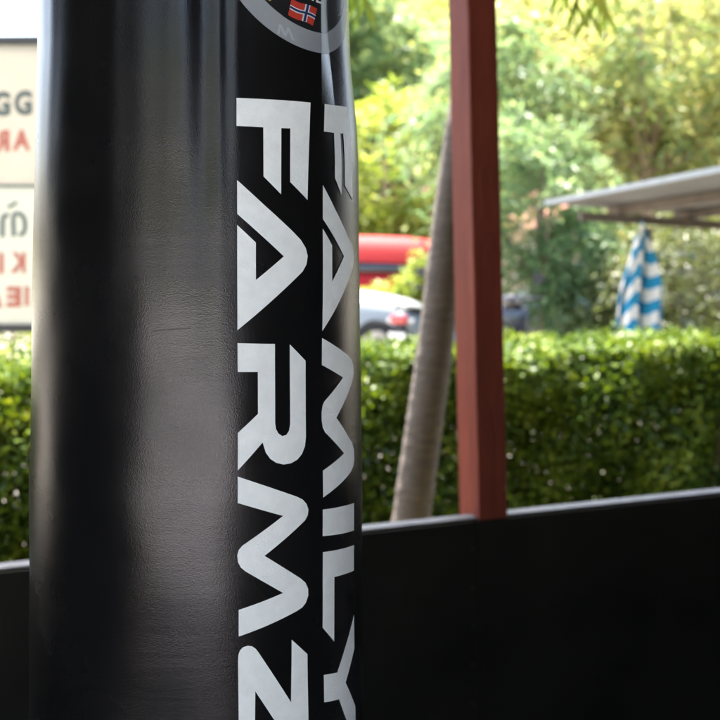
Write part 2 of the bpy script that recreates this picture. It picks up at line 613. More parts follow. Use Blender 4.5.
# ================================================================ punching bag
BAG = Vector((-0.178, 1.219, 0))
Z_TOP, Z_BOT = 2.06, 0.32
_prof = [(0.30, 0.1765), (0.6, 0.180), (1.1, 0.1815), (1.35, 0.1812), (1.5, 0.1785), (1.64, 0.1760), (1.80, 0.1725), (2.1, 0.168)]


def bag_R(z):
    for (z0, r0), (z1, r1) in zip(_prof, _prof[1:]):
        if z <= z1 or z1 == _prof[-1][0]:
            t = min(max((z - z0) / (z1 - z0), 0), 1)
            return r0 + (r1 - r0) * t
    return _prof[-1][1]


def unwrap(px, py):
    """photo pixel -> (angle round the bag, height) on its smooth shape"""
    d = Vector(((px - 360) / FPX, 1.0, -(py - HOR) / FPX))
    r = 0.178
    for _ in range(6):
        a = d.x * d.x + 1.0
        bb = -2 * (d.x * BAG.x + BAG.y)
        c = BAG.x ** 2 + BAG.y ** 2 - r * r
        disc = bb * bb - 4 * a * c
        if disc < 0:
            t = -bb / (2 * a)
        else:
            t = (-bb - math.sqrt(disc)) / (2 * a)
        p = d * t
        z = CAM_Z + p.z
        r = bag_R(z)
    return math.atan2(p.x - BAG.x, -(p.y - BAG.y)), z


PHI_F = unwrap(321.5, 60)[0]           # crease that runs down beside the badge
Z_F = unwrap(321.5, 0)[1]
Z_FE = unwrap(321.5, 170)[1]


def sstep(a, b, x):
    t = min(max((x - a) / (b - a), 0.0), 1.0)
    return t * t * (3 - 2 * t)


_folds = []
for px, amp, sig, zfade in ((52, 0.9, 2.2, 0.25), (84, -1.6, 4.5, 0.42), (112, 1.3, 2.6, 0.30), (146, 0.8, 4.0, 0.5), (176, 2.7, 3.2, 0.36), (205, -3.6, 2.8, 0.32), (217, 1.5, 1.5, 0.30), (227, -0.9, 1.5, 0.22), (236, 0.8, 1.6, 0.2)):
    _folds.append((unwrap(px, 60)[0], amp * 0.001, R_(sig), zfade))
for k in range(16):
    _folds.append((R_(95 + k * 10.5 + rnd.uniform(-3, 3)), rnd.uniform(-2, 2) * 0.001, R_(rnd.uniform(2, 5)), rnd.uniform(0.2, 0.5)))


def bag_disp(phi, z):
    d = 0.0
    for p0, amp, sig, zf in _folds:
        q = (phi - p0 + math.pi) % (2 * math.pi) - math.pi
        if abs(q) < 4 * sig:
            fade = sstep(Z_F - zf * 1.35, Z_F + 0.05, z)
            d += amp * math.exp(-0.5 * (q / sig) ** 2) * fade
    # the overlapping crease beside the badge
    A = 0.0120 * sstep(Z_FE, Z_F + 0.01, z)
    q = math.degrees(phi - PHI_F)
    if q > 0 and A > 0:
        ramp = min(q / 9.5, 1.0) - 0.28 * sstep(9.0, 22.0, q)
        d -= A * ramp * (1 - sstep(28, 70, q))
    # slow unevenness of the stuffing
    q3 = Vector((math.sin(phi) * 1.4, math.cos(phi) * 1.4, z * 6.0))
    d += 0.0016 * noise.noise(q3 + Vector((3.1, 0.4, 7.7))) + 0.00055 * noise.noise(q3 * 2.7)
    d += 0.0007 * math.sin(5.3 * z + 2.2 * phi + 0.6) + 0.0006 * math.sin(11.0 * z - 3.0 * phi) + 0.00035 * math.sin(26 * z + 5 * phi)
    return d


def bag_pt(phi, z, off=0.0):
    r = bag_R(z) + bag_disp(phi, z) + off
    return Vector((r * math.sin(phi), -r * math.cos(phi), z))


bag = empty('punching_bag', (BAG.x, BAG.y, 0))
tag(bag, 'tall black vinyl punching bag printed with white FARMZ FAMILY lettering', 'punching bag')
angs = []
a = -180.0
while a < 179.99:
    angs.append(a)
    q = a - math.degrees(PHI_F)
    if -1 <= q < 12: a += 0.25
    elif -95 <= a < 110: a += 0.75
    else: a += 3.0
angs = [R_(x) for x in angs]
zs = list(np.linspace(Z_BOT, 1.05, 24)) + list(np.linspace(1.06, 1.95, 120)) + list(np.linspace(1.96, Z_TOP, 8))
b = MB()
rings = [[bag_pt(p, z) for p in angs] for z in zs]
bot = [[Vector((q.x * k, q.y * k, Z_BOT - dz)) for q in rings[0]] for k, dz in ((0.0001, 0.02), (0.8, 0.02), (0.93, 0.014), (0.985, 0.006))]
top = [[Vector((q.x * k, q.y * k, Z_TOP + dz)) for q in rings[-1]] for k, dz in ((0.985, 0.005), (0.93, 0.011), (0.8, 0.012), (0.0001, 0.012))]
b.loft(bot + rings + top, caps=False)
body = b.build('body', M['vinyl'], bag, smooth=True)

# straps, ring and chain above the picture
for k in range(4):
    aa = R_(35 + 90 * k)
    rr = bag_R(Z_TOP) + 0.0015
    pts = [(math.sin(aa) * (rr + 0.002), -math.cos(aa) * (rr + 0.002), Z_TOP - 0.05), (math.sin(aa) * (rr + 0.002), -math.cos(aa) * (rr + 0.002), Z_TOP + 0.005), (math.sin(aa) * 0.02, -math.cos(aa) * 0.02, Z_TOP + 0.33)]
    m = MB()
    side = Vector((math.cos(aa), math.sin(aa), 0)) * 0.019
    nrm = Vector((math.sin(aa), -math.cos(aa), 0.3)).normalized() * 0.0015
    rg = []
    for p in pts:
        p = Vector(p)
        rg.append([p - side - nrm, p + side - nrm, p + side + nrm, p - side + nrm])
    m.loft(rg)
    m.build('strap', M['webbing'], bag)


def ring_pts(c, r, ax, n=18, sx=1.0):
    out = []
    for i in range(n + 1):
        t = 2 * math.pi * i / n
        if ax == 'x': out.append((c[0], c[1] + r * math.cos(t) * sx, c[2] + r * math.sin(t)))
        else: out.append((c[0] + r * math.cos(t) * sx, c[1], c[2] + r * math.sin(t)))
    return out


MB().tube(ring_pts((0, 0, Z_TOP + 0.355), 0.03, 'x'), 0.004, 8, caps=False).build('hanging_ring', M['steel'], bag, smooth=True)
zc = Z_TOP + 0.355 + 0.045
k = 0
while zc < ROOF_Z - 0.40:
    MB().tube(ring_pts((0, 0, zc), 0.028, 'y' if k % 2 == 0 else 'x', sx=0.55), 0.004, 8, caps=False).build('chain_link', M['steel'], bag, smooth=True)
    zc += 0.046
    k += 1
MB().tube(ring_pts((0, 0, ROOF_Z - 0.355), 0.07, 'y' if k % 2 == 0 else 'x', sx=0.9), 0.006, 8, caps=False).build('hanger', M['steel'], bag, smooth=True)


def decal(name, polys_px, m, parent, off=0.0006, px=True, du=1.0, dz=0.012):
    """flat print wrapped on the bag: outline (photo px or (angle,z)) cut into small faces and bent round the bag"""
    bm = bmesh.new()
    RR = 0.178
    for poly in polys_px:
        uv = [unwrap(*p) for p in poly] if px else poly
        vs = [bm.verts.new((p * RR, z, 0)) for p, z in uv]
        es = [bm.edges.new((vs[i], vs[(i + 1) % len(vs)])) for i in range(len(vs))]
        bmesh.ops.triangle_fill(bm, use_beauty=True, use_dissolve=False, edges=es, normal=(0, 0, 1))
    xs = [v.co.x for v in bm.verts]
    ys = [v.co.y for v in bm.verts]
    step = R_(du) * RR
    x = math.floor(min(xs) / step) * step
    cuts = []
    while x < max(xs):
        cuts.append(((x, 0, 0), (1, 0, 0)))
        x += step
    fx = PHI_F * RR
    cuts.append(((fx, 0, 0), (1, 0, 0)))
    y = math.floor(min(ys) / dz) * dz
    while y < max(ys):
        cuts.append(((0, y, 0), (0, 1, 0)))
        y += dz
    for co, no in cuts:
        bmesh.ops.bisect_plane(bm, geom=bm.verts[:] + bm.edges[:] + bm.faces[:], plane_co=co, plane_no=no, dist=1e-7)
    for v in bm.verts:
        v.co = bag_pt(v.co.x / RR, v.co.y, off)
    for f in bm.faces:
        c = f.calc_center_median()
        f.normal_update()
        if f.normal.dot(Vector((c.x, c.y, 0))) < 0:
            f.normal_flip()
    me = bpy.data.meshes.new(name)
    bm.to_mesh(me)
    bm.free()
    return link(name, me, m, parent, smooth=True)


L1 = {
    'F': [[(236.7, 97.8), (311, 102.5), (307.5, 200), (290.5, 182), (291, 128.3), (282, 128.0), (281.4, 194.4), (263.9, 176.4), (263.9, 127.2), (236.7, 125.8)]],
    'A': [[(237.2, 180), (265, 205.6), (293.3, 232.2), (300.5, 240), (305.2, 248), (307.2, 256), (305.9, 264.5), (302.2, 271.5), (296, 277.8), (237.2, 330), (237.2, 225), (255.8, 242.5), (255.8, 280), (283.6, 256.4), (237.2, 213.9)]],
    'R': [[(237.2, 343), (274.4, 343.9), (274.4, 423.3), (275.2, 428.6), (277.6, 433.2), (281.6, 435.9), (285.6, 434.6), (288.2, 430.6), (289.4, 424), (289.4, 344.2), (305.3, 360.8), (305.3, 437.2), (304.3, 446), (301.3, 453.6), (296.6, 459.4), (290, 463.1), (282.8, 464.2), (275.5, 462.6), (269.5, 458.6), (265, 452.2), (261.9, 442.2), (237.2, 470), (237.2, 432.5), (257.2, 413.6), (257.2, 371.7), (237.2, 371.7)]],
    'M': [[(237.2, 476.1), (268, 486.6), (296, 496.4), (301.8, 499.3), (305.8, 503.9), (307.6, 509.3), (306.9, 515), (304.2, 520.2), (298.9, 525.3), (264.2, 555.6), (300.3, 578.3), (305.2, 582.6), (307.8, 588.6), (308, 595.5), (305.6, 602.6), (302, 607.4), (296, 611.3), (238.3, 636.1), (238.3, 609.4), (282.8, 592.8), (245, 571), (240.4, 567), (237.6, 561.7), (236.9, 555), (238.4, 549.6), (241.9, 545.4), (282.2, 515.6), (237.2, 502.5)]],
}
_z = [(237.8, 661), (238.1, 654.5), (239.6, 650), (242.6, 646.9), (247.2, 645.3), (251.8, 645.9), (255.4, 648.5), (258.4, 652.5), (290.6, 702), (291.1, 639.4), (306.9, 653.9)]
L1['Z'] = [_z + [(545.6 - x, 1393 - y) for x, y in _z]]
L2 = {
    'F': [[(325.0, 103.9), (348.6, 107), (351.9, 201), (344, 185.6), (343.2, 133.5), (340.5, 133.3), (341, 195.5), (334.4, 178), (334.2, 132.8), (324.0, 131.5)]],
    'A': [[(322.8, 185), (335, 210), (347.5, 237), (350.6, 243.2), (352.4, 250), (353.2, 257.8), (352.4, 266.5), (349.6, 275.2), (322, 331), (322.2, 228.6), (331.4, 245.3), (331.4, 281.4), (343.3, 256.4), (322.4, 218.9)]],
    'M': [[(321.8, 338), (348.2, 355.4), (351.7, 359.6), (353.4, 365.6), (353.8, 373), (352.8, 380.6), (350.3, 388.6), (336.4, 417.8), (348.9, 437), (352.4, 442.6), (354.2, 450), (354.4, 459.4), (353.4, 466), (350.2, 472.4), (322.3, 497.5), (322.3, 470.6), (343.9, 453.3), (325.2, 432.5), (322.8, 427.6), (321.8, 420.5), (321.8, 412), (322.8, 405.4), (324.6, 401.4), (343.3, 377.5), (321.8, 365)]],
    'I': [[(321.9, 509.4), (332, 508), (343, 505.8), (353.9, 503), (353.9, 530.3), (343, 533.2), (332, 535), (321.9, 536)]],
    'L': [[(322.3, 552), (333, 550.4), (344, 548), (353.9, 545), (353.9, 570.6), (344, 574.2), (333.9, 576.9), (333.9, 641.7), (322.1, 627.5)]],
    'Y': [[(353.9, 614.4), (354.2, 648), (344.9, 682.5), (354.4, 706), (354.4, 752), (337.8, 699), (323.0, 702), (323.0, 674.7), (336.4, 672.2)]],
}
for ch, polys in L1.items():
    decal('letter_' + ch.lower(), polys, M['print'], bag)
for ch, polys in L2.items():
    decal('letter_' + ch.lower(), polys, M['print'], bag)

# round badge
pb, zb = unwrap(317, 52.5)
pl, zl = unwrap(240, 0)
pc = pb
RB = 0.178
dx, dzz = RB * (pc - pl), zl - zb
rad = (dx * dx + dzz * dzz) / (2 * dzz)
zcen = zb + rad
r_in = rad - 0.0205


def circ(r, n=96):
    return [(pc + r * math.cos(2 * math.pi * i / n) / RB, zcen + r * math.sin(2 * math.pi * i / n)) for i in range(n)]


emb = empty('badge')
emb.parent = bag
# ring as quads
n = 120
segs = []
for i in range(n):
    t0, t1 = 2 * math.pi * i / n, 2 * math.pi * (i + 1) / n
    segs.append([(pc + r * math.cos(t) / RB, zcen + r * math.sin(t)) for r, t in ((r_in, t0), (rad, t0), (rad, t1), (r_in, t1))])
decal('badge_ring', segs, M['ring'], emb, off=0.0006, px=False)
decal('badge_field', [circ(r_in - 0.0004, 90)], M['ink'], emb, off=0.0006, px=False)
# flag: bilinear patch between four photo points
fq = [(291.5, -1.5), (316.6, 9.2), (312.6, 26.2), (288.2, 14.8)]


def fpt(s, t):
    a = Vector(fq[0]).lerp(Vector(fq[1]), s)
    c = Vector(fq[3]).lerp(Vector(fq[2]), s)
    p = a.lerp(c, t) + Vector((0, 0.9 * math.sin(s * 6.0)))
    return (p.x, p.y)


def frect(s0, s1, t0, t1):
    k = max(1, int((s1 - s0) / 0.12))
    q = [fpt(s0 + (s1 - s0) * i / k, t0) for i in range(k + 1)] + [fpt(s1 + (s0 - s1) * i / k, t1) for i in range(k + 1)]
    return q


decal('flag', [frect(0, 1, 0, 1)], M['flag_red'], emb, off=0.0010)
decal('flag_white_cross', [frect(0, 1, 0.375, 0.625), frect(0.54, 0.73, 0, 0.374), frect(0.54, 0.73, 0.626, 1)], M['flag_white'], emb, off=0.0013)
decal('flag_blue_cross', [frect(0, 1, 0.437, 0.563), frect(0.588, 0.682, 0, 0.436), frect(0.588, 0.682, 0.564, 1)], M['flag_blue'], emb, off=0.0016)
decal('badge_letter', [[(311.5, -4), (313.6, -3.2), (313.2, 1.2), (311.0, 0.4)]], M['flag_white'], emb, off=0.0010)
decal('badge_letter', [[(315.8, -3), (318, -2.2), (317.7, 1.0), (320.6, 2.1), (320.4, 4.0), (315.4, 2.2)]], M['flag_white'], emb, off=0.0010)
decal('badge_mark', [[(267.5, -3), (271.5, -1), (270.8, 1.2), (267, -0.6)]], M['yellow'], emb, off=0.0010)
decal('ring_letter', [[(277.5, 33.5), (279.5, 23.6), (282, 24.8), (285.6, 32.8), (287.6, 27.2), (290.2, 28.4), (294.8, 40.8), (292.2, 39.7), (288.6, 31.6), (286.4, 37.2), (284.6, 36.4), (280.8, 28.2), (279.8, 34.6)]], M['ring_letter'], emb, off=0.0009)
# scuff
decal('scuff', [[(151, 331.6), (160, 329.9), (172, 328.6), (191, 328.0), (191, 328.9), (172, 329.9), (160, 331.2), (151, 332.6)]], M['ink'], bag, off=0.0004)

# ================================================================ foliage tools
def quads_mesh(name, P, D, S, ll, lw, m, parent=None, fold=0.0, rs=rng):
    """diamond leaves: P base points, D unit directions, S side vectors, ll lengths, lw widths"""
    n = len(P)
    ll = ll[:, None]
    lw = lw[:, None]
    Nn = np.cross(D, S)
    v = np.empty((n, 4, 3))
    v[:, 0] = P
    v[:, 1] = P + D * ll * 0.45 + S * lw * 0.5 + Nn * lw * fold
    v[:, 2] = P + D * ll
    v[:, 3] = P + D * ll * 0.45 - S * lw * 0.5 + Nn * lw * fold
    return raw_mesh(name, v.reshape(-1, 3), n, m, parent)


def raw_mesh(name, v, n, m, parent):
    me = bpy.data.meshes.new(name)
    me.vertices.add(n * 4)
    me.vertices.foreach_set('co', v.astype(np.float32).ravel())
    me.loops.add(n * 4)
    me.loops.foreach_set('vertex_index', np.arange(n * 4, dtype=np.int32))
    me.polygons.add(n)
    me.polygons.foreach_set('loop_start', np.arange(0, n * 4, 4, dtype=np.int32))
    me.polygons.foreach_set('loop_total', np.full(n, 4, dtype=np.int32))
    me.update()
    me.validate()
    return link(name, me, m, parent)


def unit(a):
    return a / np.maximum(np.linalg.norm(a, axis=-1, keepdims=True), 1e-9)


def side_of(D, jitter):
    up = np.array([0, 0, 1.0]) + rng.normal(0, jitter, D.shape)
    return unit(np.cross(D, up))


def sprays(start, dirs, L, m, leaf, width, droop, spread=0.8, jit=0.3):
    """leaves set alternately along drooping twigs"""
    k = len(start)
    t = (np.arange(m)[None, :] + rng.random((k, m))) / m
    L = L[:, None]
    P = start[:, None, :] + dirs[:, None, :] * (L * t)[..., None]
    P[..., 2] -= (droop * L * t * t)
    T = np.repeat(dirs[:, None, :], m, axis=1).copy()
    T[..., 2] -= 2 * droop * t
    T = unit(T)
    S = side_of(T, 0.25)
    sg = np.where(np.arange(m) % 2 == 0, 1.0, -1.0)[None, :, None]
    D = unit(T * 0.65 + S * sg * spread + rng.normal(0, jit, T.shape))
    Sd = side_of(D, 0.5)
    n = k * m
    ll = leaf * rng.uniform(0.7, 1.25, n)
    return P.reshape(-1, 3), D.reshape(-1, 3), Sd.reshape(-1, 3), ll, ll * width


def cat(*parts):
    return [np.concatenate([p[i] for p in parts]) for i in range(5)]


def crown_sprays(center, rad, nclump, per, L, m, leaf, width, droop, seed_shell=0.55):
    """clumps through the crown; each clump throws twigs outward"""
    d = unit(rng.normal(0, 1, (nclump, 3)))
    r = seed_shell + (1 - seed_shell) * rng.random((nclump, 1)) ** 0.7
    r *= rng.uniform(0.8, 1.12, (nclump, 1))
    C = np.array(center) + d * r * np.array(rad)
    outs = np.repeat(d, per, axis=0)
    st = np.repeat(C, per, axis=0) + rng.normal(0, 0.05 * max(rad), (nclump * per, 3))
    dirs = unit(outs * 0.7 + rng.normal(0, 0.6, outs.shape) + np.array([0, 0, 0.1]))
    Ls = L * rng.uniform(0.6, 1.2, nclump * per)
    return C, sprays(st, dirs, Ls, m, leaf, width, droop)


def limbs(mb, base, fork, centers, r0, n=7):
    for c in centers:
        c = Vector(c)
        mid = fork.lerp(c, 0.5) + Vector((rnd.uniform(-.1, .1), rnd.uniform(-.1, .1), 0.12)) * (c - fork).length * 0.6
        mb.tube([fork, fork.lerp(mid, 0.55), mid, c], [r0, r0 * 0.75, r0 * 0.5, r0 * 0.15], n)


def tree(name, label, cat_, group, base, h, trunk_r, fork_h, crown, leafm, barkm, lean=(0, 0), nlimb=9, trunk_n=10):
    """crown: list of (center offset from base, radii, nclump, per, L, m, leaf, width, droop)"""
    t = empty(name, base)
    tag(t, label, cat_, group)
    mb = MB()
    fork = Vector((lean[0] * fork_h, lean[1] * fork_h, fork_h))
    topp = Vector((lean[0] * h * 0.8, lean[1] * h * 0.8, h * 0.8))
    mb.tube([(0, 0, -0.05), (0, 0, 0.12), fork * 0.5 + Vector((trunk_r * .3, 0, 0)), fork, fork.lerp(topp, 0.5), topp],
            [trunk_r * 1.5, trunk_r * 1.15, trunk_r, trunk_r * 0.9, trunk_r * 0.55, trunk_r * 0.15], trunk_n)
    parts = []
    for c in crown:
        C, s = crown_sprays(*c)
        parts.append(s)
        idx = rng.choice(len(C), min(nlimb, len(C)), replace=False)
        limbs(mb, None, fork, C[idx], trunk_r * 0.45)
    mb.build('trunk', barkm, t, smooth=True)
    quads_mesh('crown', *cat(*parts), leafm, t)
    return t


# ---------------------------------------------------------------- clipped hedge
HEDGE_N0, HEDGE_N1, HEDGE_H = -2.10, -3.00, 1.02
HU0, HU1 = -3.6, 5.2
hedge = empty('hedge', sh(0, HEDGE_N0), WALL_RZ)
tag(hedge, 'long clipped green hedge running behind the low black wall', 'hedge')


def hedge_leaves(nl, zlo, zhi, zpow, edge):
    u = rng.uniform(HU0, HU1, nl)
    z = zlo + (zhi - zlo) * rng.random(nl) ** zpow
    top = HEDGE_H + 0.025 * np.sin(u * 3.1) + 0.02 * np.sin(u * 7.7 + 1) + rng.normal(0, 0.022, nl)
    top = top - 0.06 * np.clip((-0.9 - u) / 0.9, 0, 1)
    z = np.minimum(z, top)
    dpt = HEDGE_N1 - HEDGE_N0
    y = rng.random(nl)
    if edge:
        y = np.where(rng.random(nl) < 0.55, y ** 2.2, 1 - (1 - y) ** 1.2)
    bulge = 0.05 * np.sin(u * 4.3 + z * 5) + 0.04 * np.sin(u * 9.1 - z * 8)
    yy = -(y * dpt) + bulge - 0.06 * np.clip((z - HEDGE_H + 0.15) / 0.15, 0, 1) * (0.5 - y) * -2
    P = np.stack([u, yy, z], 1)
    D = unit(np.stack([rng.normal(0, 0.8, nl), rng.normal(-0.35, 0.8, nl), rng.normal(0.35, 0.6, nl)], 1))
    S = side_of(D, 0.6)
    ll = rng.uniform(0.032, 0.058, nl)
    return P, D, S, ll, ll * rng.uniform(0.5, 0.68, nl)


HD = cat(hedge_leaves(70000, 0.68, HEDGE_H + 0.03, 0.75, True), hedge_leaves(150000, 0.0, 0.87, 1.0, True), hedge_leaves(9000, 0.9, HEDGE_H + 0.05, 0.5, False))
_k = 170
_st = np.stack([rng.uniform(HU0, HU1, _k), rng.uniform(0.0, 0.8, _k), np.full(_k, HEDGE_H - 0.02)], 1)
_dr = unit(np.stack([rng.normal(0, 0.35, _k), rng.normal(-0.1, 0.3, _k), np.ones(_k)], 1))
HD = cat(HD, sprays(_st, _dr, rng.uniform(0.04, 0.13, _k), 7, 0.045, 0.55, 0.1))
fo = quads_mesh('foliage', *HD, M['hedge_leaf'], hedge, fold=0.12)
tag(fo, kind='stuff')
st = MB()
for i in range(60):
    u = HU0 + (HU1 - HU0) * (i + rnd.random()) / 60
    y = rnd.uniform(0.15, 0.6)
    p = Vector((u, y, -0.02))
    for j in range(3):
        q = p + Vector((rnd.uniform(-.25, .25), rnd.uniform(-.2, .2), rnd.uniform(0.7, 1.0)))
        st.tube([p, p.lerp(q, 0.5) + Vector((rnd.uniform(-.05, .05), 0, 0)), q], [0.012, 0.008, 0.003], 5)
o = st.build('stems', M['twig'], hedge)
tag(o, kind='stuff')

# ---------------------------------------------------------------- palm between wall and hedge
PALM_D = 4.1
pb0 = at(412, 515, PALM_D)
pb1 = at(425, 420, PALM_D)
pb2 = at(436, 340, PALM_D)
pb3 = at(452, 200, PALM_D)
base = Vector((pb0.x - 0.10, PALM_D, 0))
palm = empty('palm_tree', base)
tag(palm, 'slim leaning palm with ringed grey trunk beside the red post', 'palm tree')
ctrl = [base, Vector((pb0.x - 0.035, PALM_D, 0.28)), pb0, pb1, pb2, pb3, pb3 + Vector((0.10, 0, 0.7)), pb3 + Vector((0.26, 0, 1.8)), pb3 + Vector((0.42, 0, 2.75))]
ctrl = [c - base for c in ctrl]
dense, rads = [], []
NS = 20
for i in range(len(ctrl) - 1):
    p0, p1, p2, p3 = ctrl[max(i - 1, 0)], ctrl[i], ctrl[i + 1], ctrl[min(i + 2, len(ctrl) - 1)]
    for j in range(NS):
        t = j / NS
        dense.append(0.5 * ((2 * p1) + (p2 - p0) * t + (2 * p0 - 5 * p1 + 4 * p2 - p3) * t * t + (3 * p1 - p0 - 3 * p2 + p3) * t ** 3))
dense.append(ctrl[-1])
for p in dense:
    z = p.z
    r = 0.105 - 0.03 * min(z / 0.5, 1) - 0.010 * min(z / 2.0, 1) - 0.008 * min(z / 4, 1)
    r *= 1 + 0.035 * (1 if (z * 26) % 1.0 < 0.22 else 0) + rnd.uniform(-0.022, 0.022)
    rads.append(r)
MB().tube(dense, rads, 18).build('trunk', M['palmbark'], palm, smooth=True)
crown_c = ctrl[-1]


def palm_frond(az, elev, L, droop, name='frond'):
    """a feather leaf: curved rib with leaflets hanging on both sides"""
    N_ = 34
    rib = []
    d = Vector((math.cos(az) * math.cos(elev), math.sin(az) * math.cos(elev), math.sin(elev)))
    for i in range(N_ + 1):
        t = i / N_
        rib.append(crown_c + d * L * t + Vector((0, 0, -droop * L * t ** 2.2)))
    m = MB()
    m.tube(rib, [0.016 * (1 - 0.85 * i / N_) + 0.001 for i in range(N_ + 1)], 5)
    side = d.cross(Vector((0, 0, 1))).normalized()
    for i in range(3, N_):
        t = i / N_
        tang = (rib[min(i + 1, N_)] - rib[i - 1]).normalized()
        ll = 0.52 * math.sin(math.pi * (0.12 + 0.84 * t)) ** 0.6 * rnd.uniform(0.85, 1.1)
        for sg in (-1, 1):
            dd = (side * sg * 0.8 + tang * 0.55 + Vector((0, 0, -0.25 - rnd.uniform(0, 0.5)))).normalized()
            w = tang * 0.016
            p = rib[i]
            q1 = p + dd * ll * 0.5
            q2 = p + dd * ll + Vector((0, 0, -0.22 * ll))
            m.add([p - w * .5, p + w * .5, q1 + w, q2, q1 - w], [(0, 1, 2, 4), (4, 2, 3)])
    return m.build(name, M['frond'], palm, recalc=False)


for k in range(13):
    az = 2 * math.pi * k / 13 + rnd.uniform(-.15, .15)
    palm_frond(az, rnd.uniform(0.25, 0.9), rnd.uniform(1.9, 2.3), rnd.uniform(0.55, 0.85))
# older fronds hanging down, tips in the picture
def hanging_frond(end, seed):
    e = Vector(end) - base - crown_c
    N_ = 34
    rib = [crown_c + Vector((e.x * math.sin(i / N_ * math.pi / 2), e.y * math.sin(i / N_ * math.pi / 2), 0.3 * math.sin(math.pi * i / N_) + e.z * (i / N_) ** 1.8)) for i in range(N_ + 1)]
    m = MB()
    m.tube(rib, [0.016 * (1 - 0.85 * i / N_) + 0.001 for i in range(N_ + 1)], 5)
    for i in range(3, N_):
        tang = (rib[i + 1] - rib[i - 1]).normalized()
        side = tang.cross(Vector((0.3, 1, 0.2))).normalized()
        ll = 0.42 * math.sin(math.pi * (0.12 + 0.84 * i / N_)) ** 0.6 * rnd.uniform(0.85, 1.1)
        for sg in (-1, 1):
            dd = (side * sg * rnd.uniform(0.25, 0.6) + tang * 0.8 + Vector((rnd.uniform(-.1, .1), rnd.uniform(-.1, .1), -0.4))).normalized()
            w = Vector((1, 0.3, 0)).normalized() * 0.013
            p = rib[i]
            q1 = p + dd * ll * 0.5
            q2 = p + dd * ll
            m.add([p - w * .5, p + w * .5, q1 + w, q2, q1 - w], [(0, 1, 2, 4), (4, 2, 3)])
    return m.build('frond', M['frond'], palm, recalc=False)


hanging_frond(at(358, 22, 4.15), 1)
hanging_frond(at(576, 36, 4.35), 2)
hanging_frond(at(598, 24, 4.5), 3)
hanging_frond(at(560, 18, 4.6), 4)
hanging_frond(at(588, 44, 4.4), 5)
hanging_frond(at(606, 40, 4.55), 6)
hanging_frond(at(364, 30, 4.2), 7)

# ---------------------------------------------------------------- garden trees
GT = 'garden trees behind the hedge'
# lime green bushy tree behind the red vehicle
c = at(385, 150, 22.0)
tree('bushy_tree', 'lime green bushy tree rising behind the red vehicle', 'tree', GT, (c.x, 22.0, 0), 4.6, 0.11, 1.2,
     [((0.3, 0, 2.9), (1.7, 1.4, 1.55), 95, 6, 0.75, 11, 0.24, 0.36, 0.35), ((-2.2, 0.4, 2.4), (1.8, 1.2, 1.6), 70, 6, 0.7, 10, 0.24, 0.36, 0.35),
      ((0.8, 0.3, 1.6), (1.6, 1.2, 0.9), 50, 6, 0.6, 10, 0.22, 0.36, 0.4)], M['lime_leaf'], M['pinkbark'])
# darker tree further back
tree('broad_tree', 'dark blue green broad tree behind the lime tree', 'tree', GT, (at(340, 0, 27).x, 27.0, 0), 9.5, 0.2, 3.0,
     [((0.6, 0, 5.4), (2.3, 2.0, 2.3), 110, 6, 0.95, 11, 0.30, 0.36, 0.3), ((-1.8, 0, 7.2), (2.6, 2.0, 2.2), 80, 6, 0.95, 11, 0.3, 0.36, 0.3)],
     M['blue_leaf'], M['bark'])
# big feathery tree on the right
c = at(650, 0, 16.0)
tree('feathery_tree', 'tall feathery yellow green tree with pinkish trunk above the shed', 'tree', GT, (c.x, 16.0, 0), 6.6, 0.105, 2.55,
     [((-0.1, 0.1, 4.5), (2.5, 1.9, 1.55), 150, 7, 0.9, 13, 0.20, 0.30, 0.45), ((1.6, 0.3, 3.8), (1.8, 1.5, 1.2), 80, 7, 0.8, 12, 0.20, 0.30, 0.5),
      ((-1.7, 0.8, 3.9), (1.3, 1.2, 1.1), 60, 7, 0.8, 12, 0.20, 0.3, 0.5), ((0.3, 1.2, 3.0), (2.6, 1.1, 0.8), 90, 6, 0.7, 12, 0.20, 0.3, 0.5)],
     M['feather_leaf'], M['pinkbark'], lean=(-0.03, 0))
# drooping blue green tree left of the towel
c = at(560, 0, 12.0)
tree('drooping_tree', 'blue green tree with drooping feathery boughs left of the towel', 'tree', GT, (c.x - 0.1, 12.6, 0), 3.6, 0.07, 1.0,
     [((-0.15, 0, 1.9), (0.85, 0.8, 1.05), 95, 6, 0.60, 14, 0.13, 0.28, 0.7), ((0.45, 0.2, 1.15), (0.8, 0.7, 0.75), 60, 6, 0.5, 13, 0.13, 0.28, 0.7)],
     M['blue_leaf'], M['bark'])
c = at(505, 0, 13.5)
tree('drooping_tree', 'tall slender blue green tree growing just behind the red post', 'tree', GT, (c.x - 0.3, 14.2, 0), 5.2, 0.08, 1.6,
     [((0.25, 0, 3.35), (0.95, 0.9, 1.0), 85, 6, 0.65, 13, 0.15, 0.28, 0.6)], M['blue_leaf'], M['bark'])
# weeping olive shrub behind the shed
c = at(705, 0, 11.5)
tree('weeping_shrub', 'olive weeping shrub hanging beside the towel under the shed', 'shrub', None, (c.x, 11.6, 0), 2.3, 0.05, 0.8,
     [((0.0, 0, 1.35), (0.75, 0.5, 0.65), 80, 7, 0.75, 16, 0.12, 0.2, 1.3), ((0.9, 0.1, 1.35), (0.7, 0.5, 0.65), 60, 7, 0.75, 16, 0.12, 0.2, 1.3), ((-0.6, 0.5, 1.0), (0.6, 0.4, 0.6), 40, 7, 0.6, 16, 0.12, 0.2, 1.2)],
     M['olive_leaf'], M['bark'])
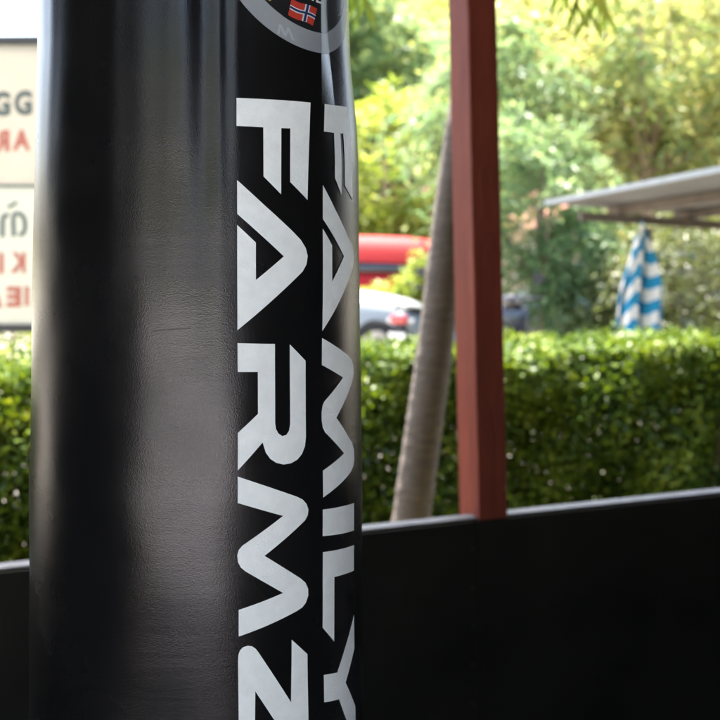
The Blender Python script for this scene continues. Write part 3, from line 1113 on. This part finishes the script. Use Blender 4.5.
# small yellow green shrub before the red vehicle
c = at(400, 0, 15.6)
tree('low_shrub', 'low yellow green shrub between the white car and the red vehicle', 'shrub', None, (c.x, 15.8, 0), 1.1, 0.03, 0.3,
     [((0.0, 0, 0.66), (0.55, 0.3, 0.38), 40, 6, 0.22, 10, 0.10, 0.36, 0.4), ((0.32, 0, 0.95), (0.14, 0.2, 0.42), 22, 6, 0.2, 10, 0.10, 0.36, 0.4)], M['lime_leaf'], M['twig'])
# plants at the far left behind the sign
c = at(10, 0, 12.5)
tree('low_shrub', 'yellow green shrub under the banner beyond the hedge', 'shrub', None, (c.x, 12.6, 0), 1.3, 0.03, 0.3,
     [((0.0, 0, 0.45), (0.9, 0.5, 0.35), 50, 6, 0.25, 10, 0.12, 0.36, 0.4)], M['lime_leaf'], M['twig'])

# far trees: one built, then copied
FG = 'far trees closing the garden'
far = tree('far_tree', 'pale green far tree', 'tree', FG, (0, 0, 0), 8, 0.16, 2.2,
           [((0, 0, 4.4), (2.3, 2.0, 2.5), 130, 6, 0.9, 10, 0.30, 0.36, 0.35), ((0.9, 0.2, 2.6), (1.7, 1.4, 1.5), 60, 6, 0.8, 10, 0.28, 0.36, 0.4), ((-1.2, 0.2, 2.4), (1.6, 1.4, 1.5), 60, 6, 0.8, 10, 0.28, 0.36, 0.4)],
           M['far_leaf'], M['bark'])

far_spots = [(375, 33, 1.25, 0.3), (440, 36, 1.3, 1.9), (505, 31, 1.15, 2.5), (565, 34, 1.3, 4.0), (620, 29, 1.15, 5.2), (685, 33, 1.35, 0.9), (745, 28, 1.2, 3.3), (300, 35, 1.2, 2.2), (225, 33, 1.2, 5.5), (540, 42, 1.7, 1.1), (660, 44, 1.8, 2.9), (415, 46, 1.7, 4.6), (340, 44, 1.9, 0.4), (470, 50, 2.0, 3.6), (600, 52, 2.2, 0.8)]
for i, (px, d, s, rz) in enumerate(far_spots):
    o = far if i == 0 else copy_tree(far)
    o.location = ((px - 360) / FPX * d, d, 0)
    o.rotation_euler = (0, 0, rz)
    o.scale = (s, s, s)
    o['label'] = 'pale green far tree standing in the back row of the garden'
# unseen trees added behind the camera to darken the vinyl's upper reflection
for i, (x, y, s, rz) in enumerate([(-9, -24, 1.5, 1.0), (-3.5, -26, 1.5, 2.0), (1.5, -25, 1.5, 3.0), (7, -23, 1.3, 4.0), (-15, -20, 1.2, 0.2)]):
    o = copy_tree(far)
    o.location = (x, y, 0)
    o.rotation_euler = (0, 0, rz)
    o.scale = (s, s, s)
    o['label'] = 'green tree on the far side of the concrete yard'
    o['group'] = 'unseen trees added across the yard'

# ================================================================ shed with striped towel
A_ = Vector((1.54, 9.0, 1.9))
B_ = Vector((2.13, 6.5, 2.01))
ed = (B_ - A_)
ed_h = Vector((ed.x, ed.y, 0)).normalized()
pr_h = Vector((-ed_h.y, ed_h.x, 0))            # to the right and a little away
if pr_h.x < 0: pr_h = -pr_h
slope_e = ed.z / Vector((ed.x, ed.y, 0)).length
slope_p = -0.055


def shed_pt(e, p, dz=0.0):
    q = A_ + ed_h * e + pr_h * p
    return Vector((q.x, q.y, A_.z + slope_e * e + slope_p * p + dz))


shed = empty('garden_shed', shed_pt(1.4, 1.2).xy.to_3d())
tag(shed, 'open shed with grey corrugated lean-to roof on dark timber beams', 'shed')
so = Vector(shed.location)
b = MB()
vs = []
NXS = 120
W_SH = 2.6
for i in range(NXS + 1):
    p = W_SH * i / NXS
    zz = 0.010 * math.cos(p / 0.076 * 2 * math.pi)
    for e in (0.0, 3.0):
        vs.append(shed_pt(e, p, zz) - so)
b.add(vs, [(2 * i, 2 * i + 1, 2 * i + 3, 2 * i + 2) for i in range(NXS)])
r_ = b.build('roof_sheet', M['sheet'], shed, recalc=False)
sd = r_.modifiers.new('solid', 'SOLIDIFY')
sd.thickness = 0.004


def shed_bar(name, e0, p0, e1, p1, dz, w, h, m):
    a, c = shed_pt(e0, p0, dz), shed_pt(e1, p1, dz)
    d = (c - a)
    side = Vector((-d.y, d.x, 0)).normalized() * w / 2
    up = Vector((0, 0, h / 2))
    rg = [[q - side - up - so, q + side - up - so, q + side + up - so, q - side + up - so] for q in (a, c)]
    return MB().loft(rg).build(name, m, shed)


shed_bar('verge_trim', -0.02, -0.012, 3.02, -0.012, 0.006, 0.02, 0.035, M['zinc'])
for p in (0.5, 1.1, 1.7, 2.3):
    shed_bar('purlin', 0.1, p, 2.95, p, -0.05, 0.05, 0.07, M['shedwood'])
for e in (0.35, 2.75):
    shed_bar('beam', e, 0.12, e, 2.55, -0.12, 0.06, 0.07, M['shedwood'])
for (e, p) in ((0.35, 0.70), (0.35, 2.45), (2.75, 2.45)):
    q = shed_pt(e, p, -0.19) - so
    MB().box((q.x, q.y, (q.z + 0) / 2), (0.07, 0.07, q.z)).build('post', M['shedwood'], shed)

# towel
tw_d = 8.55
t0 = at(642, 221, tw_d)
TW, TH = 0.385, 1.18
NXT, NYT = 40, 60
vs, fs, uvs = [], [], []
for j in range(NYT + 1):
    v = j / NYT
    gather = sstep(0, 0.42, v)
    half = TW / 2 * (0.26 + 0.74 * min(1.0, v / 0.32) ** 0.8)
    for i in range(NXT + 1):
        s = i / NXT * 2 - 1
        x = s * half
        sag = (1 - abs(s)) if False else 0
        z = -v * TH - (abs(s) ** 1.3) * 0.20 * (1 - 0.55 * v) * 1.0 + 0.0
        y = 0.05 * math.sin(s * 7.0 + 0.6 + v * 1.2) * (0.35 + gather * 0.65) + 0.02 * math.sin(s * 15 + v * 3)
        vs.append((x + 0.012 * math.sin(v * 7), y, z))
        uvs.append((i / NXT, 1 - v + 0.05 * math.sin(s * 5.2 + 1.5 * v)))
for j in range(NYT):
    for i in range(NXT):
        a = j * (NXT + 1) + i
        fs.append((a, a + 1, a + NXT + 2, a + NXT + 1))
me = bpy.data.meshes.new('towel')
me.from_pydata(vs, [], fs)
ul = me.uv_layers.new(name='UVMap')
for lp in me.loops:
    ul.data[lp.index].uv = uvs[lp.vertex_index]
tw = link('towel', me, M['towel'], None, smooth=True)
tw.location = t0
tw.rotation_euler = (0, 0, R_(12))
sdm = tw.modifiers.new('solid', 'SOLIDIFY')
sdm.thickness = 0.006
tag(tw, 'blue and white striped towel hanging from the shed beam', 'towel')

# ================================================================ vehicles
def loft_body(name, stations, m, parent, sub=2):
    """stations: x, half width, z bottom, z shoulder, z top, half width of top"""
    rings = []
    for (x, w, zb, zs, zt, wt) in stations:
        half = [(0.0, zb), (w * 0.86, zb), (w, zb + 0.10), (w * 1.0, zs), (wt, zt - 0.02), (wt * 0.55, zt), (0.0, zt + 0.012)]
        ring = [Vector((x, y, z)) for y, z in half] + [Vector((x, -y, z)) for y, z in half[-2:0:-1]]
        rings.append(ring)
    return MB().loft(rings).build(name, m, parent, smooth=True, subsurf=sub)


def wheel(parent, x, y, r, w):
    t = MB()
    prof = [(-w / 2, r * 0.62), (-w / 2, r * 0.92), (-w * 0.36, r), (w * 0.36, r), (w / 2, r * 0.92), (w / 2, r * 0.62)]
    rg = [[Vector((rr * math.cos(a), yy, rr * math.sin(a))) for a in [2 * math.pi * k / 28 for k in range(28)]] for yy, rr in prof]
    t.loft(rg)
    to = t.build('wheel', M['tyre'], parent, smooth=True)
    to.location = (x, y, r)
    q = MB()
    sgn = 1 if y > 0 else -1
    q.tube([(0, sgn * w * 0.30, 0), (0, sgn * w * 0.505, 0)], [r * 0.60, r * 0.56], 24)
    for k in range(5):
        a = 2 * math.pi * k / 5
        q.box((math.cos(a) * r * 0.3, sgn * w * 0.52, math.sin(a) * r * 0.3), (r * 0.55, 0.02, r * 0.13), Matrix.Rotation(-a, 3, 'Y'))
    q.build('rim', M['rim'], to)


def car(name, label, cat_, loc, rz, paint, kind):
    t = empty(name, loc, rz)
    tag(t, label, cat_)
    if kind == 'sedan':
        Ln, bw = 4.3, 0.86
        st = [(-2.15, 0.66, 0.42, 0.62, 0.86, 0.60), (-2.05, 0.80, 0.28, 0.66, 0.97, 0.70), (-1.45, bw, 0.22, 0.70, 1.02, 0.75), (-0.6, bw, 0.20, 0.72, 0.98, 0.78), (0.6, bw, 0.20, 0.72, 0.96, 0.78),
              (1.05, bw, 0.20, 0.70, 0.95, 0.74), (1.65, 0.84, 0.22, 0.66, 0.87, 0.70), (2.02, 0.76, 0.28, 0.58, 0.76, 0.62), (2.14, 0.62, 0.40, 0.54, 0.64, 0.52)]
        cab = [(-1.75, 0.70, 0.94, 0.96, 1.0, 0.66), (-1.1, 0.74, 0.90, 1.0, 1.38, 0.58), (-0.3, 0.75, 0.90, 1.0, 1.46, 0.58), (0.35, 0.75, 0.90, 1.0, 1.42, 0.57), (1.15, 0.72, 0.88, 0.93, 0.97, 0.68)]
        roofb = (-1.1, 0.32, 1.455)
        wr, wx = 0.31, (-1.3, 1.32)
    else:
        Ln, bw = 4.4, 0.90
        st = [(-2.2, 0.72, 0.50, 0.75, 1.00, 0.66), (-2.1, 0.86, 0.34, 0.80, 1.10, 0.78), (-1.4, bw, 0.30, 0.85, 1.12, 0.82), (0.7, bw, 0.30, 0.85, 1.08, 0.82),
              (1.2, bw, 0.30, 0.80, 1.05, 0.80), (1.85, 0.86, 0.32, 0.76, 0.98, 0.76), (2.15, 0.78, 0.40, 0.66, 0.84, 0.66), (2.22, 0.66, 0.48, 0.62, 0.72, 0.58)]
        cab = [(-2.12, 0.78, 1.02, 1.06, 1.12, 0.74), (-1.9, 0.80, 1.0, 1.12, 1.58, 0.68), (-0.6, 0.81, 1.0, 1.12, 1.66, 0.68), (0.35, 0.81, 1.0, 1.12, 1.62, 0.66), (1.15, 0.78, 0.98, 1.03, 1.08, 0.74)]
        roofb = (-1.95, 0.42, 1.65)
        wr, wx = 0.36, (-1.35, 1.38)
    loft_body('body', st, paint, t)
    cb = loft_body('cabin_glass', cab, M['glass'], t)
    # roof skin and pillars over the glass
    ztop = cab[2][4]
    wt = cab[2][5]
    rr = []
    skirt, skw = (0.11, 0.0) if kind == 'sedan' else (0.42, 0.13)
    for (x, dz, k) in ((roofb[0] - 0.12, -0.10, 0.94), (roofb[0] + 0.15, -0.015, 1.0), (-0.4, 0.012, 1.02), (roofb[1] - 0.2, -0.012, 1.0), (roofb[1] + 0.14, -0.09, 0.95)):
        rr.append([Vector((x, y * wt * k, ztop + dz + zz)) for y, zz in ((-1.10 - skw, -skirt), (-1.02, -0.03), (-0.6, 0.012), (0, 0.02), (0.6, 0.012), (1.02, -0.03), (1.10 + skw, -skirt))])
    MB().loft(rr, closed=False, caps=False).build('roof', paint, t, smooth=True, subsurf=1)
    for sy in (-1, 1):
        for (x0, x1) in ((cab[0][0] + 0.05, roofb[0] + 0.02), (-0.42, -0.40), (cab[-1][0] - 0.08, roofb[1] + 0.05)):
            MB().tube([(x0, sy * (bw - 0.10), cab[0][2] + 0.06), (x1, sy * wt * 1.05, ztop - 0.06)], 0.045, 8).build('pillar', paint, t, smooth=True)
        MB().box((cab[-1][0] - 0.15, sy * (bw + 0.09), cab[-1][4] + 0.06), (0.10, 0.18, 0.12)).build('mirror', paint, t, bevel=0.03)
        for x in wx:
            wheel(t, x, sy * (bw - 0.10), wr, 0.21)
        MB().box((st[-2][0] - 0.02, sy * 0.58, st[-2][3] + 0.04), (0.16, 0.30, 0.13)).build('headlight', M['lamp'], t, bevel=0.04)
        MB().box((st[1][0] - 0.0, sy * 0.66, st[1][3] + 0.08), (0.10, 0.22, 0.16)).build('tail_light', M['redlamp'], t, bevel=0.03)
    MB().box((st[-1][0] - 0.02, 0, 0.40), (0.14, 1.3, 0.13)).build('bumper', M['blackplastic'], t, bevel=0.03)
    MB().box((0, 0, 0.24), (Ln * 0.7, 1.5, 0.12)).build('underbody', M['blackplastic'], t)
    return t


c = at(432, 0, 14.0)
car('parked_car', 'white car parked behind the hedge next to the scooter', 'car', (c.x - 2.1, 14.3, 0), R_(4), M['whitecar'], 'sedan')
c = at(438, 0, 18.2)
car('parked_car', 'bright red tall car parked behind the white car', 'car', (c.x - 2.1, 18.9, 0), R_(174), M['redcar'], 'suv')
c = at(590, 0, 15.2)
car('parked_car', 'silver blue car half hidden behind the drooping tree', 'car', (c.x + 0.9, 16.2, 0), R_(150), M['silvercar'], 'sedan')


def scooter(label, loc, rz, paint):
    t = empty('motor_scooter', loc, rz)
    tag(t, label, 'scooter', 'scooters parked behind the hedge')
    # x forward
    for x in (-0.60, 0.64):
        w = MB()
        w.tube(ring_pts((0, 0, 0), 0.20, 'y', 26), 0.045, 8, caps=False)
        wo = w.build('wheel', M['tyre'], t, smooth=True)
        wo.location = (x, 0, 0.245)
        MB().tube([(0, -0.04, 0), (0, 0.04, 0)], 0.06, 12).tube([(0, -0.01, 0), (0, 0.01, 0)], 0.165, 20).build('rim', M['rim'], wo)
    loft_body('rear_body', [(-0.86, 0.05, 0.72, 0.76, 0.80, 0.05), (-0.72, 0.13, 0.55, 0.68, 0.80, 0.11), (-0.45, 0.18, 0.40, 0.60, 0.76, 0.15), (-0.15, 0.17, 0.34, 0.52, 0.70, 0.14), (0.02, 0.10, 0.32, 0.42, 0.52, 0.08)], paint, t)
    loft_body('seat', [(-0.80, 0.10, 0.78, 0.81, 0.86, 0.08), (-0.60, 0.15, 0.76, 0.80, 0.87, 0.12), (-0.2, 0.14, 0.70, 0.74, 0.79, 0.11), (0.04, 0.09, 0.67, 0.70, 0.74, 0.07)], M['blackplastic'], t)
    MB().box((0.20, 0, 0.29), (0.42, 0.30, 0.07)).build('footboard', M['blackplastic'], t, bevel=0.02)
    loft_body('leg_shield', [(0.40, 0.16, 0.28, 0.5, 0.86, 0.17), (0.46, 0.19, 0.30, 0.55, 0.92, 0.20), (0.54, 0.15, 0.36, 0.6, 0.95, 0.15), (0.60, 0.08, 0.45, 0.65, 0.88, 0.08)], paint, t)
    MB().tube([(0.62, 0, 0.25), (0.50, 0, 0.70), (0.42, 0, 0.98)], [0.03, 0.03, 0.028], 8).build('steering_column', M['blackplastic'], t)
    loft_body('handlebar_cowl', [(0.34, 0.08, 0.93, 0.97, 1.02, 0.06), (0.42, 0.16, 0.92, 0.98, 1.05, 0.12), (0.52, 0.10, 0.92, 0.97, 1.02, 0.08)], paint, t)
    MB().tube([(0.34, -0.34, 1.02), (0.42, -0.15, 0.99), (0.42, 0.15, 0.99), (0.34, 0.34, 1.02)], 0.016, 8).build('handlebar', M['blackplastic'], t)
    for s in (-1, 1):
        MB().tube([(0.40, s * 0.20, 1.0), (0.38, s * 0.27, 1.14), (0.37, s * 0.29, 1.19)], 0.007, 6).build('mirror_stalk', M['blackplastic'], t)
        MB().tube([(0.36, s * 0.29, 1.21), (0.39, s * 0.29, 1.21)], [0.062, 0.045], 16).build('mirror', M['blackplastic'], t)
        MB().box((-0.80, s * 0.13, 0.70), (0.05, 0.07, 0.05)).build('indicator', M['lamp'], t, bevel=0.015)
    MB().box((-0.85, 0, 0.72), (0.07, 0.20, 0.10)).build('tail_light', M['redlamp'], t, bevel=0.025)
    MB().box((-0.90, 0, 0.50), (0.012, 0.20, 0.15)).build('number_plate', M['whitetrim'], t)
    MB().box((-0.82, 0, 0.52), (0.10, 0.14, 0.30)).build('mudguard', M['blackplastic'], t, bevel=0.03)
    MB().box((0.61, 0, 0.96), (0.03, 0.12, 0.07)).build('headlight', M['lamp'], t, bevel=0.012)
    MB().tube([(-0.1, -0.12, 0.22), (-0.45, -0.16, 0.26), (-0.85, -0.17, 0.36)], [0.025, 0.05, 0.05], 10).build('exhaust', M['blackplastic'], t, smooth=True)
    MB().tube([(0.0, 0.14, 0.28), (-0.05, 0.24, 0.0)], 0.012, 6).build('side_stand', M['blackplastic'], t)
    return t


c = at(399, 0, 12.1)
scooter('pale scooter with red tail light parked by the white car', (c.x + 0.40, 12.9, 0.004), R_(62), M['scooterwhite'])
c = at(508, 0, 10.5)
scooter('black scooter parked under the drooping tree by the post', (c.x, 10.9, 0.004), R_(70), M['scooterdark'])

# ================================================================ cream house far behind
c = at(505, 0, 23.0)
hs = empty('house', (c.x - 0.4, 23.5, 0), R_(4))
tag(hs, 'cream walled house glimpsed between the post and the trees', 'house')
MB().box((0, 0, 0.95), (3.4, 3.0, 1.9)).build('wall', M['cream'], hs)
MB().add([(-2.0, -1.9, 1.86), (2.0, -1.9, 1.86), (2.0, 1.9, 1.86), (-2.0, 1.9, 1.86), (-2.0, 0, 2.75), (2.0, 0, 2.75)], [(0, 1, 5, 4), (2, 3, 4, 5), (0, 4, 3), (1, 2, 5), (3, 2, 1, 0)]).build('roof', M['tile'], hs)
for x in (-0.9, 0.75):
    w = MB().box((x, -1.515, 1.15), (0.8, 0.05, 0.7)).build('window', M['whitetrim'], hs)
    MB().box((x - 0.18, -1.545, 1.15), (0.30, 0.012, 0.58)).build('pane', M['glass'], w)
    MB().box((x + 0.18, -1.545, 1.15), (0.30, 0.012, 0.58)).build('pane', M['glass'], w)

# ================================================================ banner sign on the left
SG_D = 7.0


def text_mesh(s, size):
    cu = bpy.data.curves.new('txt', 'FONT')
    cu.body = s
    cu.size = size
    cu.resolution_u = 3
    cu.offset = size * 0.05
    ob = bpy.data.objects.new('txt', cu)
    COL.objects.link(ob)
    dg = bpy.context.evaluated_depsgraph_get()
    me = bpy.data.meshes.new_from_object(ob.evaluated_get(dg))
    bpy.data.objects.remove(ob, do_unlink=True)
    bpy.data.curves.remove(cu)
    return me


ppm = FPX / SG_D
sg_c = at(-32, 0, SG_D)
sign = empty('banner_sign', (sg_c.x, SG_D, 0), R_(-2))
tag(sign, 'framed cream banner sign with mirrored grey and red lettering above the hedge', 'sign')
zt, zm, zbm = at(0, 41, SG_D).z, at(0, 186, SG_D).z, at(0, 328, SG_D).z
SW = 1.55 / 1.0
off = 0.0
MB().box((0, 0, (zt + zm) / 2), (SW, 0.012, zt - zm - 0.008)).build('banner', M['banner'], sign)
MB().box((0, 0, (zbm + zm) / 2), (SW, 0.012, zm - zbm - 0.008)).build('banner', M['banner2'], sign)
for (z, h) in ((zt, 0.055), (zbm, 0.05)):
    MB().box((0, 0, z), (SW + 0.05, 0.045, h)).build('frame_bar', M['bframe'], sign, bevel=0.004)
MB().box((0, -0.004, zm), (SW, 0.02, 0.014)).build('divider', M['bgrey'], sign)
for s in (-1, 1):
    MB().box((s * (SW / 2 + 0.02), 0.0, (zt + 0.02) / 2), (0.045, 0.05, zt + 0.03)).build('post', M['bframe'], sign, bevel=0.004)


def sign_text(s, right_px, base_py, h_px, m, flip=True, w_px=None):
    """mirrored print showing through the banner; right_px = photo column of the first letter's edge"""
    me = text_mesh(s, 1.0)
    n = len(me.vertices)
    co = np.empty(n * 3)
    me.vertices.foreach_get('co', co)
    co = co.reshape(-1, 3)
    capn = 0.73
    k = (h_px / ppm) / capn
    p = at(right_px, base_py, SG_D)
    x0 = p.x - sg_c.x
    dxs = (co[:, 0] - co[:, 0].min()) if flip else (co[:, 0].max() - co[:, 0])
    wide = 1.0 if w_px is None else (w_px / ppm) / (dxs.max() * k)
    new = np.stack([x0 - dxs * k * wide, np.full(n, -0.0085), p.z + co[:, 1] * k], 1)
    me.vertices.foreach_set('co', new.ravel())
    me.update()
    link('lettering', me, m, sign)


def sign_stroke(pts, w_px, m):
    """one brush stroke of a printed character, flat on the banner"""
    P = [Vector((at(x, y, SG_D).x - sg_c.x, 0, at(x, y, SG_D).z)) for x, y in pts]
    w = w_px / ppm / 2
    vs = []
    for i_, p in enumerate(P):
        t = (P[min(i_ + 1, len(P) - 1)] - P[max(i_ - 1, 0)]).normalized()
        nn = Vector((-t.z, 0, t.x)) * w
        vs += [p + nn + Vector((0, -0.0085, 0)), p - nn + Vector((0, -0.0085, 0))]
    MB().add(vs, [(2 * k_, 2 * k_ + 1, 2 * k_ + 3, 2 * k_ + 2) for k_ in range(len(P) - 1)]).build('lettering', m, sign, recalc=False)


sign_text('G', 33.5, 114.0, 23, M['bgrey'], flip=False, w_px=18.5)
sign_text('G', 11.5, 114.8, 23, M['bgrey'], flip=False, w_px=18.5)
sign_text('A', 31.5, 149.5, 19.5, M['bred'], w_px=18)
sign_text('R', 10.5, 150.5, 20, M['bred'], w_px=15)
sign_stroke([(3.5, 237), (3.3, 221), (5.0, 216), (9.5, 214.5)], 4.6, M['bgrey'])
sign_stroke([(14.8, 236.5), (14.2, 221), (14.8, 214.5), (19.5, 213.4), (23.5, 215.5), (25.8, 220), (26.3, 228), (24.6, 233.2), (19.8, 235)], 4.6, M['bgrey'])
sign_stroke([(8.5, 206.8), (13, 205.6), (18, 202)], 3.4, M['bgrey'])
sign_text('K', 26.8, 271.5, 19.5, M['bred'], w_px=15.5)
sign_text('I', 4.6, 272.5, 19.5, M['bred'], w_px=4.8)
sign_text('I', 30, 304.5, 18.5, M['bred'], w_px=4.2)
sign_text('E', 22.3, 305.5, 19, M['bred'], w_px=15)
sign_text('A', 3.6, 306.5, 19, M['bred'], w_px=17)
